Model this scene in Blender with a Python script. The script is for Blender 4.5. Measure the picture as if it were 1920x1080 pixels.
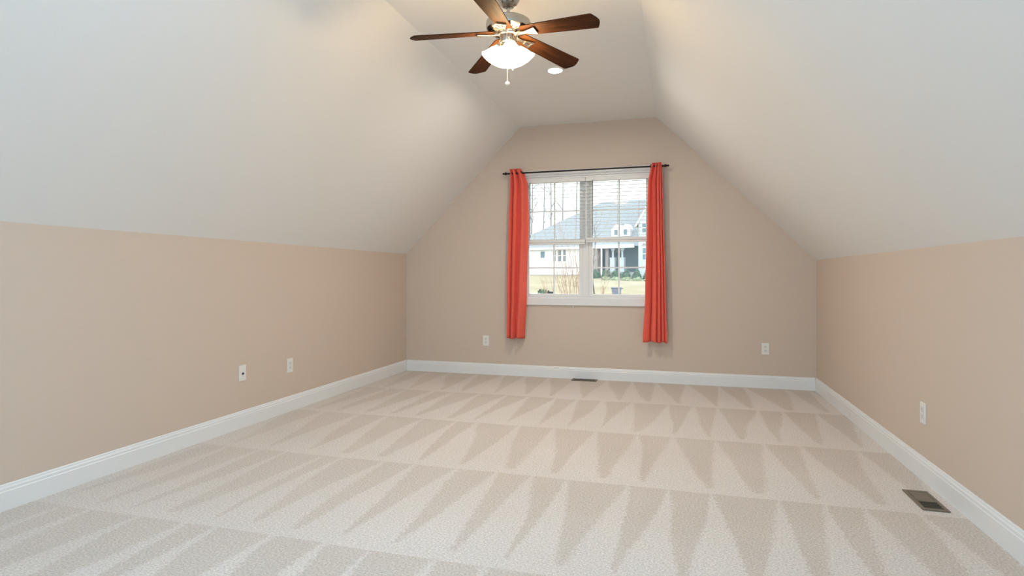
import bpy, bmesh, math, random
from mathutils import Vector, Matrix
for o in list(bpy.data.objects): bpy.data.objects.remove(o, do_unlink=True)
S = bpy.context.scene
C = S.collection
PI = math.pi
rnd = random.Random(7)

# ------------------------------------------------------------------ camera
YAW = 0.2802
cam = bpy.data.cameras.new('camera'); co = bpy.data.objects.new('camera', cam); C.objects.link(co)
cam.sensor_width = 36; cam.lens = 1080.9/1920*36
cam.shift_y = -22.9/1920
cam.clip_start = 0.05; cam.clip_end = 500
co.location = (0, 0, 1.10); co.rotation_euler = (PI/2, 0, YAW)
S.camera = co
# ------------------------------------------------------------------ sky, added rear fill light, exposure
w = bpy.data.worlds.new('sky'); S.world = w; w.use_nodes = True
bg = w.node_tree.nodes['Background']; bg.inputs[0].default_value = (0.93, 0.97, 1.0, 1); bg.inputs[1].default_value = 2.5
S.view_settings.view_transform = 'Standard'; S.view_settings.look = 'None'
S.view_settings.exposure = 0.0; S.view_settings.gamma = 1.0; S.view_settings.use_curve_mapping = False

def area(name, loc, direction, sx, sy, power, col):
    l = bpy.data.lights.new(name, 'AREA'); l.shape = 'RECTANGLE'; l.size = sx; l.size_y = sy
    l.energy = power; l.color = col
    o = bpy.data.objects.new(name, l); C.objects.link(o); o.location = loc
    o.rotation_euler = Vector(direction).to_track_quat('-Z', 'Y').to_euler()
    return o
# cool fill light added at an assumed window in the wall behind the camera
area('added_rear_fill', (-0.75, -1.98, 1.50), (0, 1, 0.0), 2.6, 1.3, 49, (0.40, 0.74, 1.0))

# ------------------------------------------------------------------ helpers
class MB:
    def __init__(s): s.b = bmesh.new()
    def box(s, x0, x1, y0, y1, z0, z1, M=None):
        vs = [s.b.verts.new(M @ Vector(p) if M else p) for p in
              [(x0,y0,z0),(x1,y0,z0),(x1,y1,z0),(x0,y1,z0),(x0,y0,z1),(x1,y0,z1),(x1,y1,z1),(x0,y1,z1)]]
        for f in [(0,3,2,1),(4,5,6,7),(0,1,5,4),(1,2,6,5),(2,3,7,6),(3,0,4,7)]: s.b.faces.new([vs[i] for i in f])
        return s
    def prism(s, pts, axis, a0, a1, M=None):
        """closed polygon pts (u,v) swept along axis: 'x' -> (a,u,v), 'y' -> (u,a,v), 'z' -> (u,v,a)"""
        def P(u, v, a):
            p = Vector({'x': (a,u,v), 'y': (u,a,v), 'z': (u,v,a)}[axis]); return M @ p if M else p
        A = [s.b.verts.new(P(u,v,a0)) for u,v in pts]; B = [s.b.verts.new(P(u,v,a1)) for u,v in pts]
        s.b.faces.new(A); s.b.faces.new(B[::-1]); n = len(pts)
        for i in range(n): s.b.faces.new((A[i], B[i], B[(i+1)%n], A[(i+1)%n]))
        return s
    def lathe(s, prof, c=(0,0,0), n=32, M=None):
        rings = []
        for r, z in prof:
            if r < 1e-6: p = Vector((c[0], c[1], c[2]+z)); rings.append([s.b.verts.new(M @ p if M else p)])
            else:
                R = []
                for i in range(n):
                    a = 2*PI*i/n; p = Vector((c[0]+r*math.cos(a), c[1]+r*math.sin(a), c[2]+z)); R.append(s.b.verts.new(M @ p if M else p))
                rings.append(R)
        for A, B in zip(rings, rings[1:]):
            for i in range(n):
                j = (i+1) % n
                if len(A) == 1 and len(B) == 1: continue
                if len(A) == 1: s.b.faces.new((A[0], B[i], B[j]))
                elif len(B) == 1: s.b.faces.new((A[i], B[0], A[j]))
                else: s.b.faces.new((A[i], B[i], B[j], A[j]))
        return s
    def tube(s, pts, rad, n=8, closed=False, M=None):
        pts = [Vector(p) for p in pts]; rs = rad if isinstance(rad, (list, tuple)) else [rad]*len(pts)
        rings = []; N = len(pts); up = None
        for i, p in enumerate(pts):
            if closed: t = (pts[(i+1)%N]-pts[i-1]).normalized()
            else: t = (pts[min(i+1,N-1)]-pts[max(i-1,0)]).normalized()
            if up is None: up = t.orthogonal().normalized()
            up = (up - t*up.dot(t)); up = up.normalized() if up.length > 1e-6 else t.orthogonal().normalized()
            v = t.cross(up)
            rings.append([s.b.verts.new((M @ q) if M else q) for q in
                          [p + (up*math.cos(2*PI*k/n) + v*math.sin(2*PI*k/n))*rs[i] for k in range(n)]])
        pairs = list(zip(rings, rings[1:])) + ([(rings[-1], rings[0])] if closed else [])
        for A, B in pairs:
            for k in range(n): s.b.faces.new((A[k], A[(k+1)%n], B[(k+1)%n], B[k]))
        if not closed: s.b.faces.new(rings[0][::-1]); s.b.faces.new(rings[-1])
        return s
    def ball(s, c, r, sub=2, sc=(1,1,1)):
        m = Matrix.Translation(c) @ Matrix.Diagonal((sc[0],sc[1],sc[2],1))
        bmesh.ops.create_icosphere(s.b, subdivisions=sub, radius=r, matrix=m); return s
    def build(s, name, m, parent=None, bevel=0, smooth=False, recalc=True):
        if recalc: bmesh.ops.recalc_face_normals(s.b, faces=s.b.faces)
        me = bpy.data.meshes.new(name); s.b.to_mesh(me); s.b.free()
        o = bpy.data.objects.new(name, me); C.objects.link(o); me.materials.append(m)
        if parent: o.parent = parent
        if smooth:
            for p in me.polygons: p.use_smooth = True
            if smooth != True:
                me.set_sharp_from_angle(angle=math.radians(smooth))
        if bevel:
            b = o.modifiers.new('bevel', 'BEVEL'); b.width = bevel; b.segments = 2; b.limit_method = 'ANGLE'
        return o
def tag(o, label, cat, group=None, kind=None):
    o['label'] = label; o['category'] = cat
    if group: o['group'] = group
    if kind: o['kind'] = kind
    return o
def thing(name, label, cat, loc=(0,0,0), rz=0, group=None, kind=None):
    o = bpy.data.objects.new(name, None); C.objects.link(o); o.empty_display_size = .05
    o.location = loc; o.rotation_euler = (0, 0, rz)
    return tag(o, label, cat, group, kind)
def struct(o, label, cat): return tag(o, label, cat, kind='structure')
def copy_tree(o, parent=None):
    c = o.copy(); C.objects.link(c)
    if parent: c.parent = parent
    for ch in list(o.children): copy_tree(ch, c)
    return c

# ------------------------------------------------------------------ materials
def mat(name, col, rough=.5, metal=0, bump=0, bscale=200, var=0, vscale=3, spec=.5, coat=0):
    m = bpy.data.materials.new(name); m.use_nodes = True; nt = m.node_tree; p = nt.nodes['Principled BSDF']
    p.inputs['Base Color'].default_value = (*col, 1); p.inputs['Roughness'].default_value = rough
    p.inputs['Metallic'].default_value = metal; p.inputs['Specular IOR Level'].default_value = spec
    if coat: p.inputs['Coat Weight'].default_value = coat
    tc = nt.nodes.new('ShaderNodeTexCoord')
    if var:
        n = nt.nodes.new('ShaderNodeTexNoise'); n.inputs['Scale'].default_value = vscale; n.inputs['Detail'].default_value = 4
        nt.links.new(tc.outputs['Object'], n.inputs['Vector'])
        r = nt.nodes.new('ShaderNodeValToRGB'); r.color_ramp.elements[0].position = .3; r.color_ramp.elements[1].position = .7
        r.color_ramp.elements[0].color = (*[c*(1-var) for c in col], 1); r.color_ramp.elements[1].color = (*[min(1, c*(1+var)) for c in col], 1)
        nt.links.new(n.outputs['Fac'], r.inputs[0]); nt.links.new(r.outputs[0], p.inputs['Base Color'])
    if bump:
        n = nt.nodes.new('ShaderNodeTexNoise'); n.inputs['Scale'].default_value = bscale; n.inputs['Detail'].default_value = 3
        nt.links.new(tc.outputs['Object'], n.inputs['Vector'])
        b = nt.nodes.new('ShaderNodeBump'); b.inputs['Strength'].default_value = bump; b.inputs['Distance'].default_value = .002
        nt.links.new(n.outputs['Fac'], b.inputs['Height']); nt.links.new(b.outputs[0], p.inputs['Normal'])
    return m
def emit(name, col, strength):
    m = bpy.data.materials.new(name); m.use_nodes = True; p = m.node_tree.nodes['Principled BSDF']
    p.inputs['Base Color'].default_value = (.9, .88, .85, 1); p.inputs['Roughness'].default_value = .3
    p.inputs['Emission Color'].default_value = (*col, 1); p.inputs['Emission Strength'].default_value = strength
    return m
M = {}
M['wall'] = mat('beige_wall_paint', (.665, .555, .465), .75, bump=.12, bscale=160, spec=.25)
M['white_paint'] = mat('white_ceiling_paint', (.88, .87, .855), .8, bump=.15, bscale=140, spec=.2)
M['trim'] = mat('white_trim_paint', (.84, .85, .855), .35)
M['window_white'] = mat('white_window_vinyl', (.82, .81, .80), .35)
M['blind'] = mat('white_blind', (.82, .81, .79), .45)
M['plate'] = mat('white_plate_plastic', (.84, .83, .79), .35)
M['recept'] = mat('outlet_face_plastic', (.78, .77, .73), .35)
M['slot'] = mat('dark_slot', (.04, .04, .045), .6)
M['bronze'] = mat('dark_bronze_metal', (.018, .014, .013), .35, metal=.6)
M['nickel'] = mat('brushed_nickel', (.52, .50, .46), .24, metal=1, bump=.05, bscale=90)
M['nickel_dark'] = mat('shadowed_vent_metal', (.16, .15, .14), .4, metal=1)
M['brown_metal'] = mat('brown_register_metal', (.20, .165, .125), .5, metal=.2, var=.12, vscale=30)
M['brown_dark'] = mat('dark_register_damper', (.085, .072, .055), .5, metal=.2)
M['glass_shade'] = emit('lit_frosted_glass', (1.0, .70, .36), 46)
M['lens'] = emit('lit_downlight_lens', (1.0, .93, .80), 790)
M['lens_fill'] = emit('added_cool_fill_lens', (.54, .78, 1.0), 840)  # lens of the added fill downlight, blue to cool the near surfaces
M['chain'] = mat('ivory_chain', (.88, .82, .68), .4)
M['cord'] = mat('blind_wand_plastic', (.24, .23, .23), .3)

def wood_mat():
    m = mat('dark_walnut_blade', (.10, .03, .012), .55, spec=.05); nt = m.node_tree; p = nt.nodes['Principled BSDF']
    tc = nt.nodes.new('ShaderNodeTexCoord'); mp = nt.nodes.new('ShaderNodeMapping'); mp.inputs['Scale'].default_value = (3, 60, 60)
    n = nt.nodes.new('ShaderNodeTexNoise'); n.inputs['Scale'].default_value = 1.6; n.inputs['Detail'].default_value = 6
    r = nt.nodes.new('ShaderNodeValToRGB'); r.color_ramp.elements[0].position = .35; r.color_ramp.elements[1].position = .7
    r.color_ramp.elements[0].color = (.028, .0105, .0048, 1); r.color_ramp.elements[1].color = (.075, .0285, .0115, 1)
    L = nt.links.new; L(tc.outputs['Object'], mp.inputs[0]); L(mp.outputs[0], n.inputs['Vector']); L(n.outputs['Fac'], r.inputs[0]); L(r.outputs[0], p.inputs['Base Color'])
    return m
M['blade'] = wood_mat()
def slat_mat():
    m = mat('translucent_white_slat', (.86, .86, .85), .45); nt = m.node_tree; p = nt.nodes['Principled BSDF']; o = nt.nodes['Material Output']
    tr = nt.nodes.new('ShaderNodeBsdfTranslucent'); tr.inputs[0].default_value = (.88, .88, .87, 1)
    mx = nt.nodes.new('ShaderNodeMixShader'); mx.inputs[0].default_value = .35
    nt.links.new(p.outputs[0], mx.inputs[1]); nt.links.new(tr.outputs[0], mx.inputs[2]); nt.links.new(mx.outputs[0], o.inputs[0])
    return m
M['slat'] = slat_mat()
def curtain_mat():
    m = mat('coral_curtain_cloth', (.86, .135, .095), .7, bump=.2, bscale=500, spec=.3); nt = m.node_tree; p = nt.nodes['Principled BSDF']
    p.inputs['Sheen Weight'].default_value = .25; p.inputs['Sheen Roughness'].default_value = .4
    p.inputs['Sheen Tint'].default_value = (1, .6, .5, 1)
    return m
M['curtain'] = curtain_mat()
def glass_mat():
    m = bpy.data.materials.new('window_glass'); m.use_nodes = True; nt = m.node_tree; nt.nodes.clear()
    out = nt.nodes.new('ShaderNodeOutputMaterial'); mx = nt.nodes.new('ShaderNodeMixShader'); t = nt.nodes.new('ShaderNodeBsdfTransparent'); g = nt.nodes.new('ShaderNodeBsdfGlossy')
    t.inputs[0].default_value = (.95, .98, .98, 1); g.inputs['Roughness'].default_value = .02
    lw = nt.nodes.new('ShaderNodeLayerWeight'); lw.inputs[0].default_value = .2
    mu = nt.nodes.new('ShaderNodeMath'); mu.operation = 'MULTIPLY_ADD'; mu.inputs[1].default_value = .25; mu.inputs[2].default_value = .006
    L = nt.links.new; L(lw.outputs['Fresnel'], mu.inputs[0]); L(mu.outputs[0], mx.inputs[0]); L(t.outputs[0], mx.inputs[1]); L(g.outputs[0], mx.inputs[2]); L(mx.outputs[0], out.inputs[0])
    return m
M['glass'] = glass_mat()

def carpet_mat():
    m = bpy.data.materials.new('vacuumed_beige_carpet'); m.use_nodes = True; nt = m.node_tree; p = nt.nodes['Principled BSDF']
    p.inputs['Roughness'].default_value = .95; p.inputs['Specular IOR Level'].default_value = .1
    p.inputs['Sheen Weight'].default_value = .15; p.inputs['Sheen Roughness'].default_value = .6
    L = nt.links.new; N = nt.nodes.new
    geo = N('ShaderNodeNewGeometry'); sep = N('ShaderNodeSeparateXYZ')
    def math_(op, a, b=None, c=None, clamp=False):
        n = N('ShaderNodeMath'); n.operation = op; n.use_clamp = clamp
        for i, v in enumerate((a, b, c)):
            if v is None: continue
            if hasattr(v, 'links'): L(v, n.inputs[i])
            else: n.inputs[i].default_value = v
        return n.outputs[0]
    def noise(scale, detail=2, vec=None):
        n = N('ShaderNodeTexNoise'); n.inputs['Scale'].default_value = scale; n.inputs['Detail'].default_value = detail
        L(vec or geo.outputs['Position'], n.inputs['Vector']); return n.outputs['Fac']
    L(geo.outputs['Position'], sep.inputs[0]); x, y = sep.outputs[0], sep.outputs[1]
    # nap rows run parallel to the window wall, about a metre deep each
    wob = math_('MULTIPLY_ADD', noise(1.6, 2), .05, -.025)
    v = math_('DIVIDE', math_('SUBTRACT', math_('ADD', y, wob), .055), 1.006)
    row = math_('FLOOR', v); t = math_('FRACT', v)
    rows = {0: (.10, .25, .0), 1: (.02, .24, .03), 2: (-.068, .229, -.02), 3: (-.038, .267, .04), 4: (-.124, .237, -.05), 5: (-.172, .283, .07), 6: (0, .27, 0)}
    ramp = N('ShaderNodeValToRGB'); cr = ramp.color_ramp; cr.interpolation = 'CONSTANT'
    while len(cr.elements) > 1: cr.elements.remove(cr.elements[-1])
    for i, k in enumerate(sorted(rows)):
        e = cr.elements[0] if i == 0 else cr.elements.new(k/8)
        e.position = k/8; o_, p_, l_ = rows[k]; e.color = (o_+.5, p_, l_+.5, 1)
    L(math_('DIVIDE', math_('ADD', row, .5), 8), ramp.inputs[0])
    rs = N('ShaderNodeSeparateColor'); L(ramp.outputs[0], rs.inputs[0])
    off = math_('SUBTRACT', rs.outputs[0], .5); per = rs.outputs[1]; lean = math_('SUBTRACT', rs.outputs[2], .5)
    # uneven strokes
    cv = N('ShaderNodeCombineXYZ'); L(math_('MULTIPLY', x, 1.0), cv.inputs[0]); L(math_('MULTIPLY', row, 7.3), cv.inputs[1]); L(math_('MULTIPLY', t, .25), cv.inputs[2])
    jit = math_('MULTIPLY_ADD', noise(3.2, 1, cv.outputs[0]), .16, -.08)
    edge = math_('MULTIPLY_ADD', noise(45, 4), .075, -.0375)
    u = math_('SUBTRACT', math_('ADD', math_('ADD', x, jit), edge), off)
    u = math_('SUBTRACT', u, math_('MULTIPLY', lean, math_('SUBTRACT', 1.0, t)))
    q = math_('ADD', math_('DIVIDE', u, per), .5)
    ph = math_('FRACT', q)
    wn = N('ShaderNodeTexWhiteNoise'); wn.noise_dimensions = '2D'
    wv = N('ShaderNodeCombineXYZ'); L(math_('FLOOR', q), wv.inputs[0]); L(row, wv.inputs[1]); L(wv.outputs[0], wn.inputs['Vector'])
    wr = N('ShaderNodeSeparateColor'); L(wn.outputs['Color'], wr.inputs[0])
    apex = math_('MULTIPLY_ADD', wr.outputs[0], .40, .32)
    lo = math_('DIVIDE', math_('SUBTRACT', apex, ph), apex)
    hi = math_('DIVIDE', math_('SUBTRACT', ph, apex), math_('SUBTRACT', 1.0, apex))
    tri = math_('MAXIMUM', lo, hi)
    top = math_('MULTIPLY_ADD', wr.outputs[1], .22, .0)
    lim = math_('ADD', math_('MULTIPLY_ADD', t, -.80, .84), math_('MULTIPLY', top, math_('SUBTRACT', 1.25, t)))
    lim = math_('ADD', lim, math_('MULTIPLY_ADD', t, -6.0, .55, clamp=True))
    d = math_('SUBTRACT', lim, tri)
    fac = math_('MULTIPLY_ADD', d, 7.0, .5, clamp=True)
    big = noise(.55, 2)
    amp = math_('MULTIPLY_ADD', big, .9, .27, clamp=True)
    amp = math_('MULTIPLY', amp, math_('MULTIPLY_ADD', math_('DIVIDE', math_('ADD', x, 3.0), 1.6, clamp=True), .45, .55))
    fac = math_('ADD', math_('MULTIPLY', math_('SUBTRACT', fac, .5), amp), .5)
    fac = math_('ADD', fac, math_('MULTIPLY_ADD', noise(1.6, 4), .7, -.35), clamp=True)
    mix = N('ShaderNodeMix'); mix.data_type = 'RGBA'; L(fac, mix.inputs[0])
    mix.inputs[6].default_value = (.605, .532, .472, 1); mix.inputs[7].default_value = (.735, .674, .632, 1)
    sp = noise(120, 4); sp2 = noise(380, 2)
    tot = math_('ADD', math_('MULTIPLY', sp, .6), math_('MULTIPLY', sp2, .4))
    br = math_('MULTIPLY_ADD', tot, 1.9, .05)
    mm = N('ShaderNodeMix'); mm.data_type = 'RGBA'; mm.blend_type = 'MULTIPLY'; mm.inputs[0].default_value = 1
    cc = N('ShaderNodeCombineColor'); [L(br, cc.inputs[i]) for i in range(3)]
    L(mix.outputs[2], mm.inputs[6]); L(cc.outputs[0], mm.inputs[7]); L(mm.outputs[2], p.inputs['Base Color'])
    b = N('ShaderNodeBump'); b.inputs['Strength'].default_value = .5; b.inputs['Distance'].default_value = .007
    L(tot, b.inputs['Height']); L(b.outputs[0], p.inputs['Normal'])
    return m
M['carpet'] = carpet_mat()

# ------------------------------------------------------------------ room shell
D, XL, XR, KL, KR, HC, CL, CR, YB = 6.117, -3.041, 1.277, 1.355, 1.252, 2.732, -1.666, -0.210, -2.0
T = .14
WX0, WX1, WZ0, WZ1 = -1.64, -0.265, 0.862, 2.170         # window opening in the far wall
struct(MB().box(XL-T, XR+T, YB-T, D+T, -.15, 0).build('floor', M['carpet']), 'beige cut pile carpet floor with wedge shaped vacuum marks', 'floor')
struct(MB().box(CL, CR, YB-T, D+T, HC, HC+T).build('ceiling', M['white_paint']), 'flat white strip of ceiling between the two slopes', 'ceiling')
def slope(name, x0, z0, x1, z1, label):
    n = Vector((-(z1-z0), 0, x1-x0)).normalized()*T
    if n.z < 0: n = -n
    struct(MB().prism([(x0,z0),(x1,z1),(x1+n.x,z1+n.z),(x0+n.x,z0+n.z)], 'y', YB-T, D+T).build(name, M['white_paint']), label, 'ceiling')
slope('ceiling_left', XL, KL, CL, HC, 'white sloping ceiling rising from the left knee wall')
slope('ceiling_right', XR, KR, CR, HC, 'white sloping ceiling rising from the right knee wall')
struct(MB().box(XL-T, XL, YB-T, D+T, 0, KL).build('wall_left', M['wall']), 'long beige knee wall on the left', 'wall')
struct(MB().box(XR, XR+T, YB-T, D+T, 0, KR).build('wall_right', M['wall']), 'beige knee wall on the right', 'wall')
def gable_wall(name, y0, y1, wx0, wx1, wz0, wz1, label):
    """beige gable end made of four pieces round a window opening"""
    def top(x):
        if x <= CL: return KL + (x-XL)/(CL-XL)*(HC-KL)
        if x >= CR: return HC + (x-CR)/(XR-CR)*(KR-HC)
        return HC
    def piece(xs, zb): return [(xs[0], zb)] + [(xs[-1], zb)] + [(x, top(x)) for x in reversed(xs)]
    m = MB()
    left = sorted([XL, wx0] + ([CL] if CL < wx0 else [])); right = sorted([wx1, XR] + ([CR] if CR > wx1 else []))
    mid = sorted([wx0, wx1] + [c for c in (CL, CR) if wx0 < c < wx1])
    m.prism(piece(left, 0), 'y', y0, y1); m.prism(piece(right, 0), 'y', y0, y1); m.prism(piece(mid, wz1), 'y', y0, y1)
    m.box(wx0, wx1, y0, y1, 0, wz0)
    bmesh.ops.remove_doubles(m.b, verts=m.b.verts, dist=1e-5)
    struct(m.build(name, M['wall']), label, 'wall')
gable_wall('wall_front', D, D+T, WX0, WX1, WZ0, WZ1, 'beige gable end wall with the curtained window')
RX0, RX1, RZ0, RZ1 = -2.1, .6, .8, 2.2  # opening for the assumed window behind the camera
gable_wall('wall_back', YB-T, YB, RX0, RX1, RZ0, RZ1, 'beige gable end wall behind the camera')
# baseboards: flat board with stepped moulded top
BP = [(0,0),(.016,0),(.016,.088),(.013,.092),(.013,.104),(.008,.110),(.007,.118),(.004,.122),(0,.122)]
struct(MB().prism([(XL+u, z) for u, z in BP], 'y', YB, D).build('baseboard_left', M['trim']), 'white moulded baseboard along the left knee wall', 'baseboard')
struct(MB().prism([(XR-u, z) for u, z in BP], 'y', YB, D).build('baseboard_right', M['trim']), 'white moulded baseboard along the right knee wall', 'baseboard')
struct(MB().prism([(D-u, z) for u, z in BP], 'x', XL+.016, XR-.016).build('baseboard_front', M['trim']), 'white moulded baseboard under the window', 'baseboard')

# ------------------------------------------------------------------ window in the far wall
W = thing('window_1', 'white twin double-hung window with divided panes between coral curtains', 'window', ((WX0+WX1)/2, D, WZ0), kind='structure')
def wpart(mb, name, m, parent=W, **k):
    o = mb.build(name, m, None, **k); o.parent = parent
    o.matrix_parent_inverse = Matrix.Translation(Vector(W.location)).inverted() if parent is W else Matrix.Identity(4)
    return o
# casing boards on the wall
cs = MB()
cs.box(WX0-.07, WX0, D-.02, D, WZ0-.08, WZ1+.07); cs.box(WX1, WX1+.07, D-.02, D, WZ0-.08, WZ1+.07)
cs.box(WX0, WX1, D-.02, D, WZ1, WZ1+.07); cs.box(WX0, WX1, D-.02, D, WZ0-.08, WZ0)
wpart(cs, 'casing', M['window_white'], bevel=.004)
XM = -.9525
jb = MB()
jb.box(WX0, WX0+.018, D, D+T, WZ0, WZ1); jb.box(WX1-.018, WX1, D, D+T, WZ0, WZ1)
jb.box(WX0+.018, WX1-.018, D, D+T, WZ1-.018, WZ1); jb.box(WX0+.018, WX1-.018, D, D+T, WZ0, WZ0+.012)
wpart(jb, 'jamb', M['window_white'])
wpart(MB().box(XM-.032, XM+.032, D+.055, D+T, WZ0+.012, WZ1-.018), 'mullion', M['window_white'], bevel=.003)
def sash(x0, x1, z0, z1, y0, g):
    """g = stile width; returns the sash with its panes"""
    m = MB(); y1 = y0+.032
    m.box(x0, x0+g, y0, y1, z0, z1); m.box(x1-g, x1, y0, y1, z0, z1)
    m.box(x0+g, x1-g, y0, y1, z1-.03, z1); m.box(x0+g, x1-g, y0, y1, z0, z0+.03)
    s_ = wpart(m, 'sash', M['window_white'], bevel=.003)
    gx0, gx1, gz0, gz1 = x0+g, x1-g, z0+.03, z1-.03; xm = (gx0+gx1)/2; zm = (gz0+gz1)/2
    mu = MB(); mu.box(xm-.0075, xm+.0075, y0+.010, y1-.008, gz0, gz1); mu.box(gx0, xm-.0075, y0+.010, y1-.008, zm-.0075, zm+.0075); mu.box(xm+.0075, gx1, y0+.010, y1-.008, zm-.0075, zm+.0075)
    o = mu.build('muntin', M['window_white'], s_)
    o = MB().box(gx0, gx1, y0+.014, y0+.018, gz0, gz1).build('pane', M['glass'], s_)
for x0, x1 in ((WX0+.018, XM-.032), (XM+.032, WX1-.018)):
    sash(x0, x1, WZ0+.012, 1.50, D+.062, .041)
    sash(x0, x1, 1.465, WZ1-.018, D+.100, .041)

# ------------------------------------------------------------------ blinds, half raised
def blind(x0, x1, zrail, tilt, label, wand_x, cord_x):
    t = thing('window_blind', label, 'blind', ((x0+x1)/2, D+.028, WZ1-.004), group='white blinds in the window')
    Tm = Matrix.Translation(-Vector(t.location))
    t_ = lambda mb, n, m, p=t, **k: mb.build(n, m, p, **k)
    t_(MB().box(x0, x1, D+.005, D+.012, WZ1-.060, WZ1-.001, Tm).box(x0+.004, x1-.004, D+.012, D+.05, WZ1-.045, WZ1-.003, Tm), 'valance', M['blind'], bevel=.002)
    sl = MB(); z = WZ1-.075; n = 0
    while z > zrail+.062:
        R = Tm @ Matrix.Translation((0, D+.030, z)) @ Matrix.Rotation(tilt, 4, 'X')
        sl.prism([(-.024,-.0010),(0,.0004),(.024,-.0010),(.024,.0012),(0,.0026),(-.024,.0012)], 'x', x0+.006, x1-.006, R)
        z -= .0377; n += 1
    t_(sl, 'slats', M['slat'])
    t_(MB().box(x0+.004, x1-.004, D+.006, D+.054, zrail, zrail+.020, Tm).box(x0+.004, x1-.004, D+.007, D+.053, zrail+.022, zrail+.050, Tm), 'bottom_rail', M['blind'], bevel=.002)
    cords = MB()
    for fx in (.16, .5, .84):
        xx = x0+(x1-x0)*fx
        for yy in (D+.006, D+.054): cords.box(xx-.0012, xx+.0012, yy-.0008, yy+.0008, zrail+.05, WZ1-.045, Tm)
    t_(cords, 'ladder_cords', M['blind'])
    t_(MB().tube([(wand_x, D+.001, WZ1-.05), (wand_x, D+.001, zrail+.075)], .0035, 8, M=Tm), 'tilt_wand', M['cord'])
    if cord_x:
        c_ = t_(MB().tube([(cord_x, D-.002, zrail+.02), (cord_x, D-.024, zrail-.1), (cord_x, D-.024, .775)], .0014, 6, M=Tm), 'lift_cord', M['blind'])
        t_(MB().lathe([(0,.022),(.003,.02),(.006,.004),(.005,0),(0,0)], (cord_x, D-.024, .757), 12, Tm), 'tassel', M['plate'], c_)
    return t
blind(WX0+.020, XM+.004, 1.437, .07, 'white slatted blind pulled half up in the left half of the window', -1.553, -1.075)
blind(XM+.008, WX1-.020, 1.458, .04, 'white slatted blind pulled half up in the right half of the window', -.868, None)

# ------------------------------------------------------------------ curtain rod and curtains
RY, RZ = D-.088, 2.213
rod = thing('curtain_rod', 'thin black curtain rod with turned ends above the window', 'curtain rod', (-.966, D, RZ))
Tr = Matrix.Translation(-Vector(rod.location))
MB().tube([(-1.775, RY, RZ), (-.152, RY, RZ)], .0085, 12, M=Tr).build('rod', M['bronze'], rod, smooth=40)
for sgn, x in ((-1, -1.775), (1, -.152)):
    R = Tr @ Matrix.Translation((x, RY, RZ)) @ Matrix.Rotation(sgn*PI/2, 4, 'Y')
    MB().lathe([(0,0),(.011,0),(.011,.008),(.007,.011),(.007,.016),(.014,.022),(.0165,.032),(.012,.042),(.007,.046),(.010,.052),(.011,.058),(.007,.066),(0,.068)], n=16, M=R).build('finial', M['bronze'], rod, smooth=40)
    bx = x - sgn*.022
    MB().box(bx-.008, bx+.008, D-.006, D, RZ-.03, RZ+.03, Tr).box(bx-.005, bx+.005, RY, D-.005, RZ-.017, RZ-.009, Tr).build('bracket', M['bronze'], rod, bevel=.001)

def curtain(label, rows, n, phase, warp, amp, grom_x):
    """rows: (z, x_left, x_right) from the top down; a gathered cloth hung on the rod by grommets"""
    t = thing('curtain', label, 'curtain', ((rows[0][1]+rows[0][2])/2, RY, RZ), group='coral curtain panels')
    Tm = Matrix.Translation(-Vector(t.location)); m = MB(); NU, NZ = 120, 60; grid = []
    ztop, zbot = rows[0][0], rows[-1][0]
    for j in range(NZ+1):
        z = ztop + (zbot-ztop)*j/NZ
        for a, b in zip(rows, rows[1:]):
            if a[0] >= z >= b[0]-1e-9: break
        f = (a[0]-z)/(a[0]-b[0]) if a[0] != b[0] else 0; f = f*f*(3-2*f)
        xl = a[1]+(b[1]-a[1])*f; xr = a[2]+(b[2]-a[2])*f
        g = j/NZ; L = []
        for i in range(NU+1):
            s = i/NU; ss = warp(s)
            ph = 2*PI*n*ss + phase
            dy = amp*(.8+.35*g)*math.sin(ph) + .006*math.sin(2.3*ph+3*g+1) + .004*math.sin(9*g+5*s)
            x = xl + (xr-xl)*s + .006*math.cos(ph)*(.4+g)
            zz = z + (.004*math.sin(ph) if j == 0 else 0) + (.006*math.sin(ph*.5) if j == NZ else 0)
            L.append(m.b.verts.new(Tm @ Vector((x, RY + dy + .006*g, zz))))
        grid.append(L)
    for A, B in zip(grid, grid[1:]):
        for i in range(NU): m.b.faces.new((A[i], B[i], B[i+1], A[i+1]))
    o = m.build('panel', M['curtain'], t, smooth=True)
    so = o.modifiers.new('thickness', 'SOLIDIFY'); so.thickness = .0022; so.offset = 0
    R = Tm @ Matrix.Translation((grom_x, RY, RZ)) @ Matrix.Rotation(PI/2, 4, 'Y') @ Matrix.Rotation(.35, 4, 'X')
    MB().tube([(.017*math.cos(2*PI*k/20), .017*math.sin(2*PI*k/20), 0) for k in range(20)], .004, 8, closed=True, M=R).build('grommet', M['bronze'], t, smooth=True)
    return t
curtain('coral red curtain panel on the left side of the window',
        [(2.262,-1.757,-1.640),(2.19,-1.750,-1.590),(2.08,-1.752,-1.560),(1.75,-1.765,-1.552),(.9,-1.782,-1.575),(.42,-1.786,-1.598)], 3.0, 2.2, lambda s: s**.62, .034, -1.632)
curtain('coral red curtain panel on the right side, flaring wider at its hem',
        [(2.250,-.250,-.162),(2.19,-.268,-.155),(2.05,-.292,-.150),(1.75,-.300,-.140),(.9,-.322,-.118),(.425,-.346,-.106)], 4.0, -1.3, lambda s: s**1.9, .030, -.263)

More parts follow.
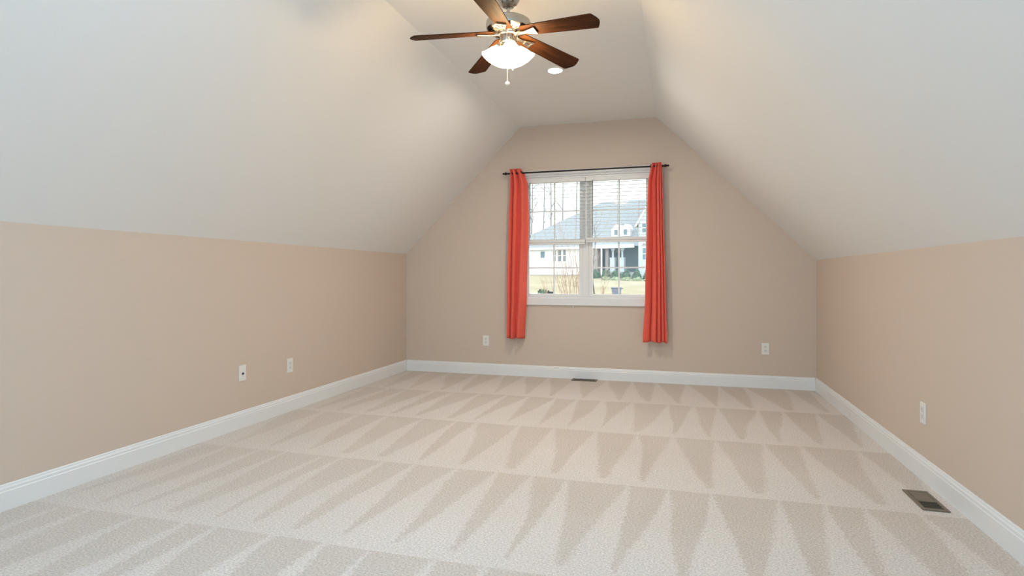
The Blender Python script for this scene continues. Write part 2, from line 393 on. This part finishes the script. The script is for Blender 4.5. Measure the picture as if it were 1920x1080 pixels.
# ------------------------------------------------------------------ outlet plates
def plate(name, label, cat, loc, rz, kind, group=None):
    """built facing -y, its back on the wall"""
    t = thing(name, label, cat, loc, rz, group)
    MB().prism([(-.035,-.0575),(.035,-.0575),(.035,.0575),(-.035,.0575)], 'y', -.006, 0).build('cover_plate', M['plate'], t, bevel=.0025)
    if kind == 'duplex':
        for z in (.0195, -.0195):
            pts = [(.0165*max(-.86, min(.86, math.cos(a)))/.86, z+.0145*math.sin(a)) for a in [2*PI*k/24 for k in range(24)]]
            r = MB().prism(pts, 'y', -.0085, -.006).build('receptacle', M['recept'], t)
            sm = MB(); sm.box(-.0075,-.0055,-.0089,-.0085, z-.001, z+.007); sm.box(.0055,.0072,-.0089,-.0085, z, z+.007)
            sm.lathe([(0,-.0004),(.0024,-.0004),(.0024,0),(0,0)], n=10, M=Matrix.Translation((0,-.0085,z-.007)) @ Matrix.Rotation(PI/2, 4, 'X')).build('slots', M['slot'], r)
        MB().lathe([(0,.0012),(.003,.001),(.003,0),(0,0)], n=10, M=Matrix.Translation((0,-.006,0)) @ Matrix.Rotation(PI/2, 4, 'X')).build('screw', M['recept'], t)
    elif kind == 'decora':
        r = MB().box(-.0165,.0165,-.008,-.006,-.033,.033).build('receptacle', M['recept'], t, bevel=.001)
        for z in (.018, -.018):
            MB().box(-.0075,-.0055,-.0084,-.008, z-.001, z+.007).box(.0055,.0072,-.0084,-.008, z, z+.007).box(-.002,.002,-.0084,-.008,z-.009,z-.005).build('slots', M['slot'], r)
    else:
        MB().lathe([(0,.009),(.004,.009),(.0045,.003),(.0085,.003),(.0085,0),(0,0)], n=14, M=Matrix.Translation((0,-.006,-.004)) @ Matrix.Rotation(PI/2, 4, 'X')).build('cable_jack', M['slot'], t)
        for z in (.042, -.042): MB().lathe([(0,.0012),(.003,.001),(.003,0),(0,0)], n=10, M=Matrix.Translation((0,-.006,z)) @ Matrix.Rotation(PI/2, 4, 'X')).build('screw', M['recept'], t)
    return t
plate('wall_outlet', 'white outlet plate on the window wall, left of the coral curtains', 'outlet', (-2.063, D, .376), 0, 'duplex')
plate('wall_outlet', 'white outlet plate on the window wall near the right corner', 'outlet', (.824, D, .384), 0, 'duplex')
plate('wall_outlet', 'white outlet plate on the left wall, nearer the far corner', 'outlet', (XL, 4.013, .370), PI/2, 'decora')
plate('cable_plate', 'white wall plate with a dark cable jack on the left wall', 'wall plate', (XL, 3.481, .394), PI/2, 'cable')
plate('wall_outlet', 'white outlet plate on the right knee wall above the floor vent', 'outlet', (XR, 3.610, .358), -PI/2, 'decora')

# ------------------------------------------------------------------ floor registers
def register(label, loc, rz, damper):
    """long side along local y; sunk into the carpet"""
    t = thing('floor_vent', label, 'vent', loc, rz)
    f = MB(); a, b, a2, b2 = .056, .132, .040, .112
    f.box(-a,-a2,-b,b,0,.007).box(a2,a,-b,b,0,.007).box(-a2,a2,-b,-b2,0,.007).box(-a2,a2,b2,b,0,.007)
    f.build('frame', M['brown_metal'], t, bevel=.002)
    MB().box(-a2,a2,-b2,b2,.0006,.0018).build('duct', M['slot'], t)
    lv = MB()
    for k in range(9):
        y = -b2 + (k+.5)*2*b2/9
        R = Matrix.Translation((0, y, .0042)) @ Matrix.Rotation(.35, 4, 'X'); lv.box(-a2, a2, -.0035, .0035, -.0006, .0006, R)
    lv.box(-.001,.001,-b2,b2,.002,.005)
    lv.build('louvers', M['brown_dark'], t)
    if damper: MB().box(-a2+.002, a2-.002, -.02, b2-.004, .0052, .0060).build('damper', M['brown_metal'], t)
    return t
register('brown metal floor vent by the right baseboard', (1.160, 3.262, 0), 0, True)
register('small dark floor vent against the window wall baseboard', (-.945, 6.036, 0), PI/2, False)

# ------------------------------------------------------------------ ceiling fan with lit glass shades
FX, FY = -.893, 3.030
fan = thing('ceiling_fan', 'brushed nickel ceiling fan with five walnut blades and lit glass shades', 'ceiling fan', (FX, FY, HC))
fz = lambda z: z-HC
MB().lathe([(0,0),(.072,0),(.072,-.02),(.070,-.06),(.062,fz(2.61)),(.048,fz(2.585)),(.033,fz(2.573)),(.026,fz(2.571)),(.022,fz(2.58)),(0,fz(2.58))], n=40).build('canopy', M['nickel'], fan, smooth=35)
MB().lathe([(0,fz(2.60)),(.0095,fz(2.60)),(.0095,fz(2.515)),(.017,fz(2.512)),(.018,fz(2.497)),(0,fz(2.497))], n=20).build('downrod', M['nickel'], fan, smooth=35)
MB().lathe([(0,fz(2.502)),(.055,fz(2.500)),(.114,fz(2.494)),(.121,fz(2.488)),(.1225,fz(2.475)),(.1225,fz(2.462)),(.119,fz(2.447)),(.108,fz(2.437)),(.085,fz(2.431)),(.058,fz(2.430)),(0,fz(2.430))], n=56).build('motor', M['nickel'], fan, smooth=30)
vt = MB()
for k in range(24):
    a = 2*PI*k/24; R = Matrix.Rotation(a, 4, 'Z'); vt.box(.066, .096, -.0035, .0035, fz(2.4300), fz(2.4335), R)
vt.build('motor_vents', M['nickel_dark'], fan)
MB().lathe([(0,fz(2.431)),(.056,fz(2.431)),(.058,fz(2.425)),(.056,fz(2.418)),(.046,fz(2.414)),(.0465,fz(2.380)),(.044,fz(2.374)),(.040,fz(2.371)),(.036,fz(2.355)),(.020,fz(2.345)),(0,fz(2.343))], n=40).build('switch_housing', M['nickel'], fan, smooth=30)
# blades: the clockwise edge sits higher; they droop a little towards the tips
def blade_outline():
    pts = []; r0, r1 = .072, .535
    for k in range(9): a = PI/2 + PI*k/8; pts.append((r0+.030+.030*math.cos(a), .043*math.sin(a)))
    low = [(.18,-.047),(.30,-.052),(.42,-.057)]
    tip = [(r1-.036,-.0595), (r1-.029,-.0595), (r1-.024,-.056), (r1-.015,-.040), (r1-.006,-.022), (r1, 0)]
    pts += low + tip + [(x,-y) for x, y in reversed(tip[:-1])] + [(x,-y) for x, y in reversed(low)]
    return pts
def iron(R):
    m = MB(); B = Matrix.Translation((0,0,fz(2.414)))
    m.prism([(.048,-.012),(.075,-.009),(.105,-.009),(.118,-.014),(.118,.014),(.105,.009),(.075,.009),(.048,.012)], 'z', -.003, .003, B)
    # open trapezoid plate: two sides, tip bar, a bar down the middle
    m.prism([(.118,-.014),(.172,-.030),(.172,-.020),(.126,-.007)], 'z', -.003, .003, B)
    m.prism([(.118,.014),(.126,.007),(.172,.020),(.172,.030)], 'z', -.003, .003, B)
    m.prism([(.162,-.0174),(.172,-.020),(.172,.020),(.162,.0174)], 'z', -.003, .003, B)
    m.prism([(.118,-.010),(.132,-.009),(.132,.009),(.118,.010)], 'z', -.0028, .0028, B)
    for sg in (1, -1): m.prism([(.132,.0020*sg),(.162,.0020*sg),(.162,.0145*sg),(.132,.0075*sg)], 'z', -.0012, .0022, B)
    return m
for k in range(5):
    az = math.radians(41 + 72*k) + YAW
    e_b = MB().prism(blade_outline(), 'z', .0035, .0095, Matrix.Translation((0,0,0)))
    b = e_b.build('blade', M['blade'], fan, bevel=.0015)
    pitch = Matrix.Translation((.10,0,fz(2.418))) @ Matrix.Rotation(math.radians(5.8), 4, 'Y') @ Matrix.Rotation(math.radians(-12), 4, 'X') @ Matrix.Translation((-.10,0,0))
    b.matrix_local = Matrix.Rotation(az, 4, 'Z') @ pitch
    i_ = iron(None).build('blade_iron', M['nickel'], fan, bevel=.001)
    i_.matrix_local = Matrix.Rotation(az, 4, 'Z') @ Matrix.Translation((.1,0,fz(2.414))) @ Matrix.Rotation(math.radians(5), 4, 'Y') @ Matrix.Rotation(math.radians(-12), 4, 'X') @ Matrix.Translation((-.1,0,-fz(2.414)-.001))
# four bell shades tipped outwards on short arms
for k in range(4):
    az = math.radians(-84 + 90*k) + YAW
    R = Matrix.Rotation(az, 4, 'Z')
    A = R @ Matrix.Translation((.050, 0, fz(2.352))) @ Matrix.Rotation(math.radians(-33), 4, 'Y')
    arm = MB(); arm.tube([(.030,0,fz(2.388)),(.042,0,fz(2.384)),(.049,0,fz(2.366))], .009, 12, M=R)
    arm.lathe([(0,.014),(.012,.014),(.020,.008),(.0215,-.002),(.0215,-.010),(0,-.010)], n=24, M=A)
    a_ = arm.build('lamp_arm', M['nickel'], fan, smooth=35)
    sh = MB().lathe([(.0205,-.004),(.0235,-.011),(.029,-.020),(.036,-.032),(.042,-.046),(.047,-.060),(.054,-.073),(.0605,-.081),(.0585,-.0815),(.052,-.075),(.045,-.062),(.040,-.048),(.034,-.034),(.027,-.022),(.0215,-.013),(.019,-.006),(.0205,-.004)], n=40, M=A)
    s_ = sh.build('glass_shade', M['glass_shade'], fan, smooth=True)
    MB().lathe([(0,-.010),(.011,-.012),(.012,-.026),(.019,-.038),(.023,-.050),(.020,-.062),(.012,-.069),(0,-.072)], n=20, M=A).build('bulb', M['glass_shade'], s_, smooth=True)
ch = MB().tube([(-.004,-.004,fz(2.345)), (-.004,-.004,fz(2.165))], .0016, 6).build('pull_chain', M['chain'], fan)
MB().ball((-.004,-.004,fz(2.152)), .0125, 3).build('pull_knob', M['chain'], ch, smooth=True)
ch = MB().tube([(.030,-.035,fz(2.380)), (.036,-.040,fz(2.215))], .0013, 6).build('pull_chain', M['chain'], fan)
MB().lathe([(0,.012),(.004,.010),(.004,0),(0,-.001)], (.036,-.040,fz(2.205)), 10).build('pull_knob', M['chain'], ch, smooth=True)

# recessed ceiling light
def downlight(y, label, lens):
    rl = thing('recessed_light', label, 'ceiling light', (-.936, y, HC), group='recessed lights either side of the fan')
    MB().lathe([(.052,0),(.068,0),(.070,-.003),(.066,-.006),(.056,-.007),(.052,-.003),(.052,0)], n=40).build('trim_ring', M['plate'], rl, smooth=40)
    MB().lathe([(0,-.004),(.030,-.0035),(.052,-.002),(.052,0),(0,0)], n=40).build('lens', M[lens], rl, smooth=True)
downlight(4.490, 'small round lit recessed downlight in the flat ceiling beyond the fan', 'lens')
downlight(1.570, 'round cool fill downlight added unseen in the flat ceiling between the fan and the camera', 'lens_fill')  # second downlight added out of view as room fill

# ------------------------------------------------------------------ wide window assumed behind the camera (out of view, round the added fill light)
W2 = thing('assumed_rear_window', 'assumed unseen wide white window in the gable wall behind the camera', 'window', ((RX0+RX1)/2, YB, RZ0), kind='structure')
T2 = Matrix.Translation(-Vector(W2.location)); m = MB()
m.box(RX0-.07, RX0, YB, YB+.02, RZ0-.07, RZ1+.07, T2).box(RX1, RX1+.07, YB, YB+.02, RZ0-.07, RZ1+.07, T2).box(RX0, RX1, YB, YB+.02, RZ1, RZ1+.07, T2).box(RX0, RX1, YB, YB+.02, RZ0-.07, RZ0, T2)
m.build('casing', M['window_white'], W2)
m = MB().box(RX0, RX0+.04, YB-.12, YB-.06, RZ0, RZ1, T2).box(RX1-.04, RX1, YB-.12, YB-.06, RZ0, RZ1, T2).box(RX0+.04, RX1-.04, YB-.12, YB-.06, RZ1-.04, RZ1, T2).box(RX0+.04, RX1-.04, YB-.12, YB-.06, RZ0, RZ0+.04, T2)
m.build('frame', M['window_white'], W2)

# ================================================================== OUTDOORS
G = [(6.4,-2.7),(20,-2.1),(30,-1.45),(38,-.70),(44,-.22),(60,1.12),(70,1.30),(130,3.5),(260,6)]
def gz(y):
    for (a, za), (b, zb) in zip(G, G[1:]):
        if a <= y <= b: return za + (zb-za)*(y-a)/(b-a)
    return G[0][1] if y < G[0][0] else G[-1][1]
M['lawn'] = mat('dormant_tan_lawn', (.455, .395, .28), .95, var=.14, vscale=.35, spec=.1)
M['concrete'] = mat('pale_concrete_drive', (.74, .74, .73), .9, var=.05, vscale=1)
M['siding'] = mat('white_siding', (.88, .89, .90), .7)
M['shingle'] = mat('pale_grey_shingles', (.33, .36, .385), .9, var=.10, vscale=6)
M['grey_siding'] = mat('blue_grey_siding', (.36, .43, .46), .8)
M['pale_siding'] = mat('pale_grey_siding', (.56, .62, .65), .8)
M['brick'] = mat('grey_brown_stone', (.38, .34, .33), .9, var=.3, vscale=9)
M['pane_dark'] = mat('dark_blue_window_pane', (.16, .25, .30), .2)
M['house_trim'] = mat('white_house_trim', (.90, .91, .92), .6)
M['foundation'] = mat('grey_foundation', (.42, .42, .43), .9)
M['bark'] = mat('haze_faded_bark', (.30, .30, .33), .9, var=.2, vscale=8)  # grey-brown bark with bright haze put into its colour
M['bark_dark'] = mat('dark_bark', (.14, .13, .13), .9, var=.2, vscale=8)
M['twig'] = mat('reddish_tan_twigs', (.42, .28, .21), .9, var=.2, vscale=5)
M['leaf'] = mat('dull_green_leaves', (.15, .22, .15), .8, var=.3, vscale=4)
M['leaf_light'] = mat('pale_green_leaves', (.42, .48, .31), .8, var=.2, vscale=4)
M['bin'] = mat('slate_blue_bin_plastic', (.20, .23, .33), .5)
M['black'] = mat('black_mailbox_metal', (.03, .035, .04), .5)

m = MB(); xs = [-120, -60, -40, -30, -20, -10, 0, 10, 20, 40, 80]; prev = None
for y in [6.4, 12, 20, 30, 38, 44, 52, 60, 70, 130, 260]:
    rowv = [m.b.verts.new((x, y, gz(y))) for x in xs]
    if prev:
        for i in range(len(xs)-1): m.b.faces.new((prev[i], prev[i+1], rowv[i+1], rowv[i]))
    prev = rowv
struct(m.build('lawn', M['lawn'], smooth=True), 'dormant tan lawn sloping up to the house across the street', 'lawn')
def slab(pts, th, name, m_, label, cat):
    m = MB(); A = [m.b.verts.new((x, y, gz(y)+th)) for x, y in pts]; B = [m.b.verts.new((x, y, gz(y)-.1)) for x, y in pts]
    m.b.faces.new(A); m.b.faces.new(B[::-1]); n = len(pts)
    for i in range(n): m.b.faces.new((A[i], A[(i+1)%n], B[(i+1)%n], B[i]))
    struct(m.build(name, m_), label, cat)
slab([(-20, 38.2), (-9.2, 38.2), (-9.9, 43.0), (-13.2, 43.9), (-20, 43.9)], .05, 'driveway', M['concrete'], 'pale concrete driveway at the lower left of the view outside', 'driveway')

# --- the house across the street
HO = (-8.9, 60.0, 1.12); HR = math.radians(-15)
house = thing('neighbour_house', 'white and grey house with pale roof and porch seen through the window', 'house', HO, HR)
H = lambda mb, n, m_, p=house, **k: mb.build(n, m_, p, **k)
H(MB().box(-10.4, .2, 0, 11, -.2, 3.0), 'white_wing', M['siding'])
H(MB().box(-10.42, .22, -.02, 11, -.25, .10), 'foundation_band', M['foundation'])
# hip roof over the wing and porch
def faces(vs, fs):
    m = MB(); V = [m.b.verts.new(v) for v in vs]
    for f in fs: m.b.faces.new([V[i] for i in f])
    return m
e = .45
H(faces([(-10.4-e,-e,2.95),(12,-e,2.95),(12,12,2.95),(-10.4-e,12,2.95),(-.9,5.8,8.35),(12,5.8,8.35)], [(0,1,5,4),(1,2,5),(2,3,4,5),(3,0,4),(0,3,2,1)]), 'roof', M['shingle'])
H(MB().box(-10.4-e, .4, -e-.06, -e+.02, 2.80, 3.02), 'fascia', M['house_trim'])
def hwin(x0, x1, z0, z1, y=0, rail=True, frame=.07):
    f = MB(); f.box(x0-frame, x1+frame, y-.05, y, z1, z1+frame).box(x0-frame, x1+frame, y-.05, y, z0-frame, z0).box(x0-frame, x0, y-.05, y, z0, z1).box(x1, x1+frame, y-.05, y, z0, z1)
    if rail: f.box(x0, x1, y-.05, y, (z0+z1)/2-.035, (z0+z1)/2+.035)
    fo = H(f, 'window', M['house_trim'])
    MB().box(x0, x1, y-.03, y, z0, z1).build('pane', M['pane_dark'], fo)
hwin(-5.72, -5.20, 1.93, 2.62, rail=False, frame=.05)
for a, b in ((-4.18,-3.86),(-3.56,-3.20),(-2.98,-2.66)): hwin(a, b, 1.52, 2.74, frame=.06)
# recessed porch
H(MB().box(.2, 5.7, 2.6, 2.8, -.2, 3.0), 'porch_back_wall', M['grey_siding'])
H(MB().box(.2, 5.6, -.2, 2.6, -.2, .35), 'porch_floor', M['foundation'])
H(MB().box(.2, 5.0, -.5, -.2, 2.78, 3.12), 'porch_beam', M['house_trim'])
H(MB().box(.25, 1.05, -.3, .5, -.2, 2.78), 'stone_pillar', M['brick'])
H(MB().box(1.75, 2.1, .1, .5, -.2, 2.78), 'stone_pillar', M['brick'])
H(MB().box(1.47, 1.60, -.42, -.29, -.2, 2.78), 'porch_post', M['house_trim'])
for x in (2.62, 3.62):
    H(MB().box(x-.25, x+.25, -.2, .3, -.2, 1.75).box(x-.29, x+.29, -.24, .34, 1.75, 1.83), 'stone_pier', M['pale_siding'])
    H(MB().box(x-.08, x+.08, -.03, .13, 1.83, 2.55).prism([(x-.08,2.45),(x+.08,2.45),(x+.26,2.78),(x-.26,2.78)], 'y', -.03, .13), 'porch_column', M['pale_siding'])
H(MB().box(1.9, 2.6, 2.52, 2.6, .35, 2.4), 'front_door', M['pane_dark'])
# two-storey front gable on the right
gw = [(5.6,-.2),(10.4,-.2),(10.4,5.1),(8.0,9.1),(5.6,5.1)]
H(MB().prism(gw, 'y', -.9, 5), 'gable_wing', M['pale_siding'])
tr = MB()
for sg in (1, -1):
    p = lambda x, z: (8.0 + sg*(x-8.0), z)
    tr.prism([p(5.42,4.80), p(8.0,9.1), p(8.0,9.42), p(5.22,4.80)], 'y', -1.02, -.9)
H(tr, 'rake_trim', M['house_trim'])
gr = MB()
for sg in (1, -1):
    p = lambda x, z: (8.0 + sg*(x-8.0), z)
    gr.prism([p(5.22,4.80), p(8.0,9.42), p(8.0,9.50), p(5.16,4.80)], 'y', -.98, 6)
H(gr, 'gable_roof', M['shingle'])
hwin(6.02, 6.38, 1.55, 2.70, y=-.9); hwin(6.0, 7.2, 4.2, 5.1, y=-.9)
H(MB().prism([(5.94,2.92),(6.46,2.92),(6.36,3.08),(6.20,3.15),(6.04,3.08)], 'y', -.95, -.9), 'brick_arch', M['brick'])
# pair of little white dormers
for x in (2.75, 3.75):
    d = H(MB().prism([(x-.5,4.0),(x+.5,4.0),(x+.5,4.75),(x,5.3),(x-.5,4.75)], 'y', .55, 3.0), 'dormer', M['house_trim'])
    MB().box(x-.17, x+.17, .5, .55, 4.15, 4.7).build('pane', M['pane_dark'], d)

# --- bare trees and shrubs
def branch(m, p, d, ln, r, depth, rr, bend=.18, kids=(2,3), spread=.55):
    pts = [p]; rad = [r]; n = 5; q = p.copy(); dd = d.copy()
    for i in range(n):
        dd = (dd + Vector((rr.uniform(-1,1), rr.uniform(-1,1), rr.uniform(-.3,.6)))*bend*.5).normalized()
        q = q + dd*ln/n; pts.append(q.copy()); rad.append(r*(1-.6*(i+1)/n))
    m.tube(pts, rad, 5)
    if depth > 0:
        for k in range(rr.randint(*kids)):
            i = rr.randint(2, n); sd = (dd + Vector((rr.uniform(-1,1), rr.uniform(-1,1), rr.uniform(.1,.7)))*spread).normalized()
            branch(m, pts[i], sd, ln*rr.uniform(.4,.7), rad[i]*.7, depth-1, rr, bend, kids, spread)
def bare_tree(x, y, h, r, seed, lean, label, mt='bark', depth=3):
    rr = random.Random(seed); t = thing('bare_tree', label, 'tree', (x, y, gz(y)-.1), group='bare winter trees behind the house')
    m = MB(); pts = []; rad = []; n = 12; p = Vector((0,0,0))
    for i in range(n+1):
        f = i/n; pts.append(Vector((lean*f*f*h + .10*math.sin(f*7+seed), .1*math.cos(f*6+seed), f*h))); rad.append(r*(1-.75*f))
    m.tube(pts, rad, 7); m.build('trunk', M[mt], t)
    for i in range(4, n+1):
        for k in range(2):
            b = MB(); a = rr.uniform(0, 2*PI); el = rr.uniform(.6, 1.6)
            branch(b, pts[i], Vector((math.cos(a), math.sin(a), el)).normalized(), h*rr.uniform(.06,.13), rad[i]*.55, depth-1, rr)
            b.build('branch', M[mt], t)
trees = [(-21.9,78,22,.10,1,.0,'thin bare tree behind the roof, leftmost in the left pane'),
         (-23.3,87,23,.13,2,.003,'bare tree second from the left behind the roof'),
         (-20.6,82.5,21,.16,3,-.010,'stout bare trunk, third from the left behind the roof'),
         (-20.2,88,22,.13,4,.002,'slim upright bare tree behind the middle of the roof slope'),
         (-17.4,80,22,.15,5,.010,'branching bare tree behind the left pane muntin'),
         (-17.9,91,23,.14,6,.035,'bare tree leaning right behind the upper roof slope'),
         (-14.3,84,21,.12,7,.02,'bare tree beside the middle of the window, above the ridge'),
         (-9.6,96,17,.10,8,.0,'bare tree whose top shows above the ridge in the right pane')]
for x, y, h, r, sd, ln, lb in trees: bare_tree(x, y, h, r, sd, ln, lb)

def bare_shrub(x, y, h, n, seed, spread, label, mt):
    rr = random.Random(seed); t = thing('bare_shrub', label, 'shrub', (x, y, gz(y)-.05), group='leafless shrubs outside the window'); m = MB()
    for k in range(n):
        a = rr.uniform(0, 2*PI); s = rr.uniform(.05, spread)
        branch(m, Vector((.25*math.cos(a), .25*math.sin(a), 0)), Vector((s*math.cos(a), s*math.sin(a), 1)).normalized(), h*rr.uniform(.55,.95), rr.uniform(.014,.028), 2, rr, bend=.22, kids=(2,3), spread=.35)
    m.build('stems', M[mt], t)
bare_shrub(-5.30, 30, 4.7, 15, 11, .26, 'leafless multi-stemmed shrub low in the left pane beside the mullion', 'twig')
bare_shrub(-7.05, 33, 2.3, 4, 12, .18, 'small leafless shrub near the left pane muntin', 'twig')
bare_shrub(-4.3, 31, 3.2, 9, 13, .40, 'leafless shrub low in the right pane beside the mullion', 'twig')
bare_tree(-5.75, 41, 5.2, .06, 21, .0, 'small dark bare tree in front of the porch pillar', 'bark_dark', 2)

def bush(x, y, rx, rz_, seed, n, mt, label, group, name='bush'):
    rr = random.Random(seed); t = thing(name, label, 'bush', (x, y, gz(y)-.05), group=group); m = MB()
    for k in range(n):
        v = Vector((rr.gauss(0,1), rr.gauss(0,1), abs(rr.gauss(0,1)))).normalized()
        q = .75 + .25*rr.random() + .1*math.sin(5*v.x+seed)
        p = Vector((v.x*rx, v.y*rx, v.z*rz_))*q
        s = rr.uniform(.05,.10); a = Vector((rr.gauss(0,1), rr.gauss(0,1), rr.gauss(0,1))).normalized(); b = a.orthogonal().normalized()
        vs = [m.b.verts.new(p+o) for o in (a*s, b*s*.6, -a*s, -b*s*.6)]; m.b.faces.new(vs)
    m.build('leaves', M[mt], t, recalc=False)
    MB().ball((0,0,.05), 1, 2, (rx*.72, rx*.72, rz_*.72)).build('core', M[mt], t, smooth=True)
spots = [(-8.75,'at the left end beside the stone pillar'),(-7.75,'in front of the white post'),(-6.75,'second from the white post'),(-5.75,'in front of the porch piers'),(-4.75,'left of the grey gable window'),(-3.75,'under the grey gable window'),(-2.75,'at the right end by the curtain')]
for i, (x, where) in enumerate(spots):
    bush(x, 57.3-.22*(x+9), .47, .95, 40+i, 420, 'leaf', 'dark green bush before the porch, '+where, 'dark bushes along the porch')
for i, (x, where) in enumerate([(-6.6,'leftmost of the pale row'),(-5.6,'second in the pale row'),(-4.6,'third in the pale row'),(-3.6,'fourth in the pale row'),(-2.6,'rightmost of the pale row')]):
    bush(x, 55.6-.22*(x+9), .46, .38, 60+i, 300, 'leaf_light', 'low pale green plant at the lawn edge, '+where, 'pale low plants edging the lawn', 'low_plant')
bush(-9.36, 40.5, .42, .72, 80, 260, 'leaf', 'small green bush by the driveway at the bottom of the left pane', None)

# wheeled bin
bn = thing('wheeled_bin', 'slate blue wheeled bin at the bottom of the right pane', 'bin', (-3.84, 38.0, gz(38)))
fr = faces([(-.22,-.24,.08),(.22,-.24,.08),(.22,.24,.08),(-.22,.24,.08),(-.29,-.32,.98),(.29,-.32,.98),(.29,.32,.98),(-.29,.32,.98)], [(0,3,2,1),(4,5,6,7),(0,1,5,4),(1,2,6,5),(2,3,7,6),(3,0,4,7)])
fr.build('body', M['bin'], bn, bevel=.03)
MB().box(-.32,.32,-.35,.36,.98,1.05).box(-.40,.40,.30,.36,.94,.99).build('lid', M['bin'], bn, bevel=.02)
for x in (-.24, .24): MB().lathe([(0,-.03),(.11,-.03),(.11,.03),(0,.03)], n=20, M=Matrix.Translation((x,.22,.11)) @ Matrix.Rotation(PI/2,4,'Y')).build('wheel', M['black'], bn)
# mailbox
mb = thing('mailbox', 'small black mailbox on a post beside the green bush', 'mailbox', (-8.86, 40.2, gz(40.2)-.72))
MB().box(-.05,.05,-.05,.05,0,1.30).build('post', M['black'], mb)
MB().prism([(-.1,.95),(.38,.95),(.38,1.15),(.30,1.22),(-.02,1.22),(-.1,1.15)], 'y', -.1, .1).build('box', M['black'], mb)
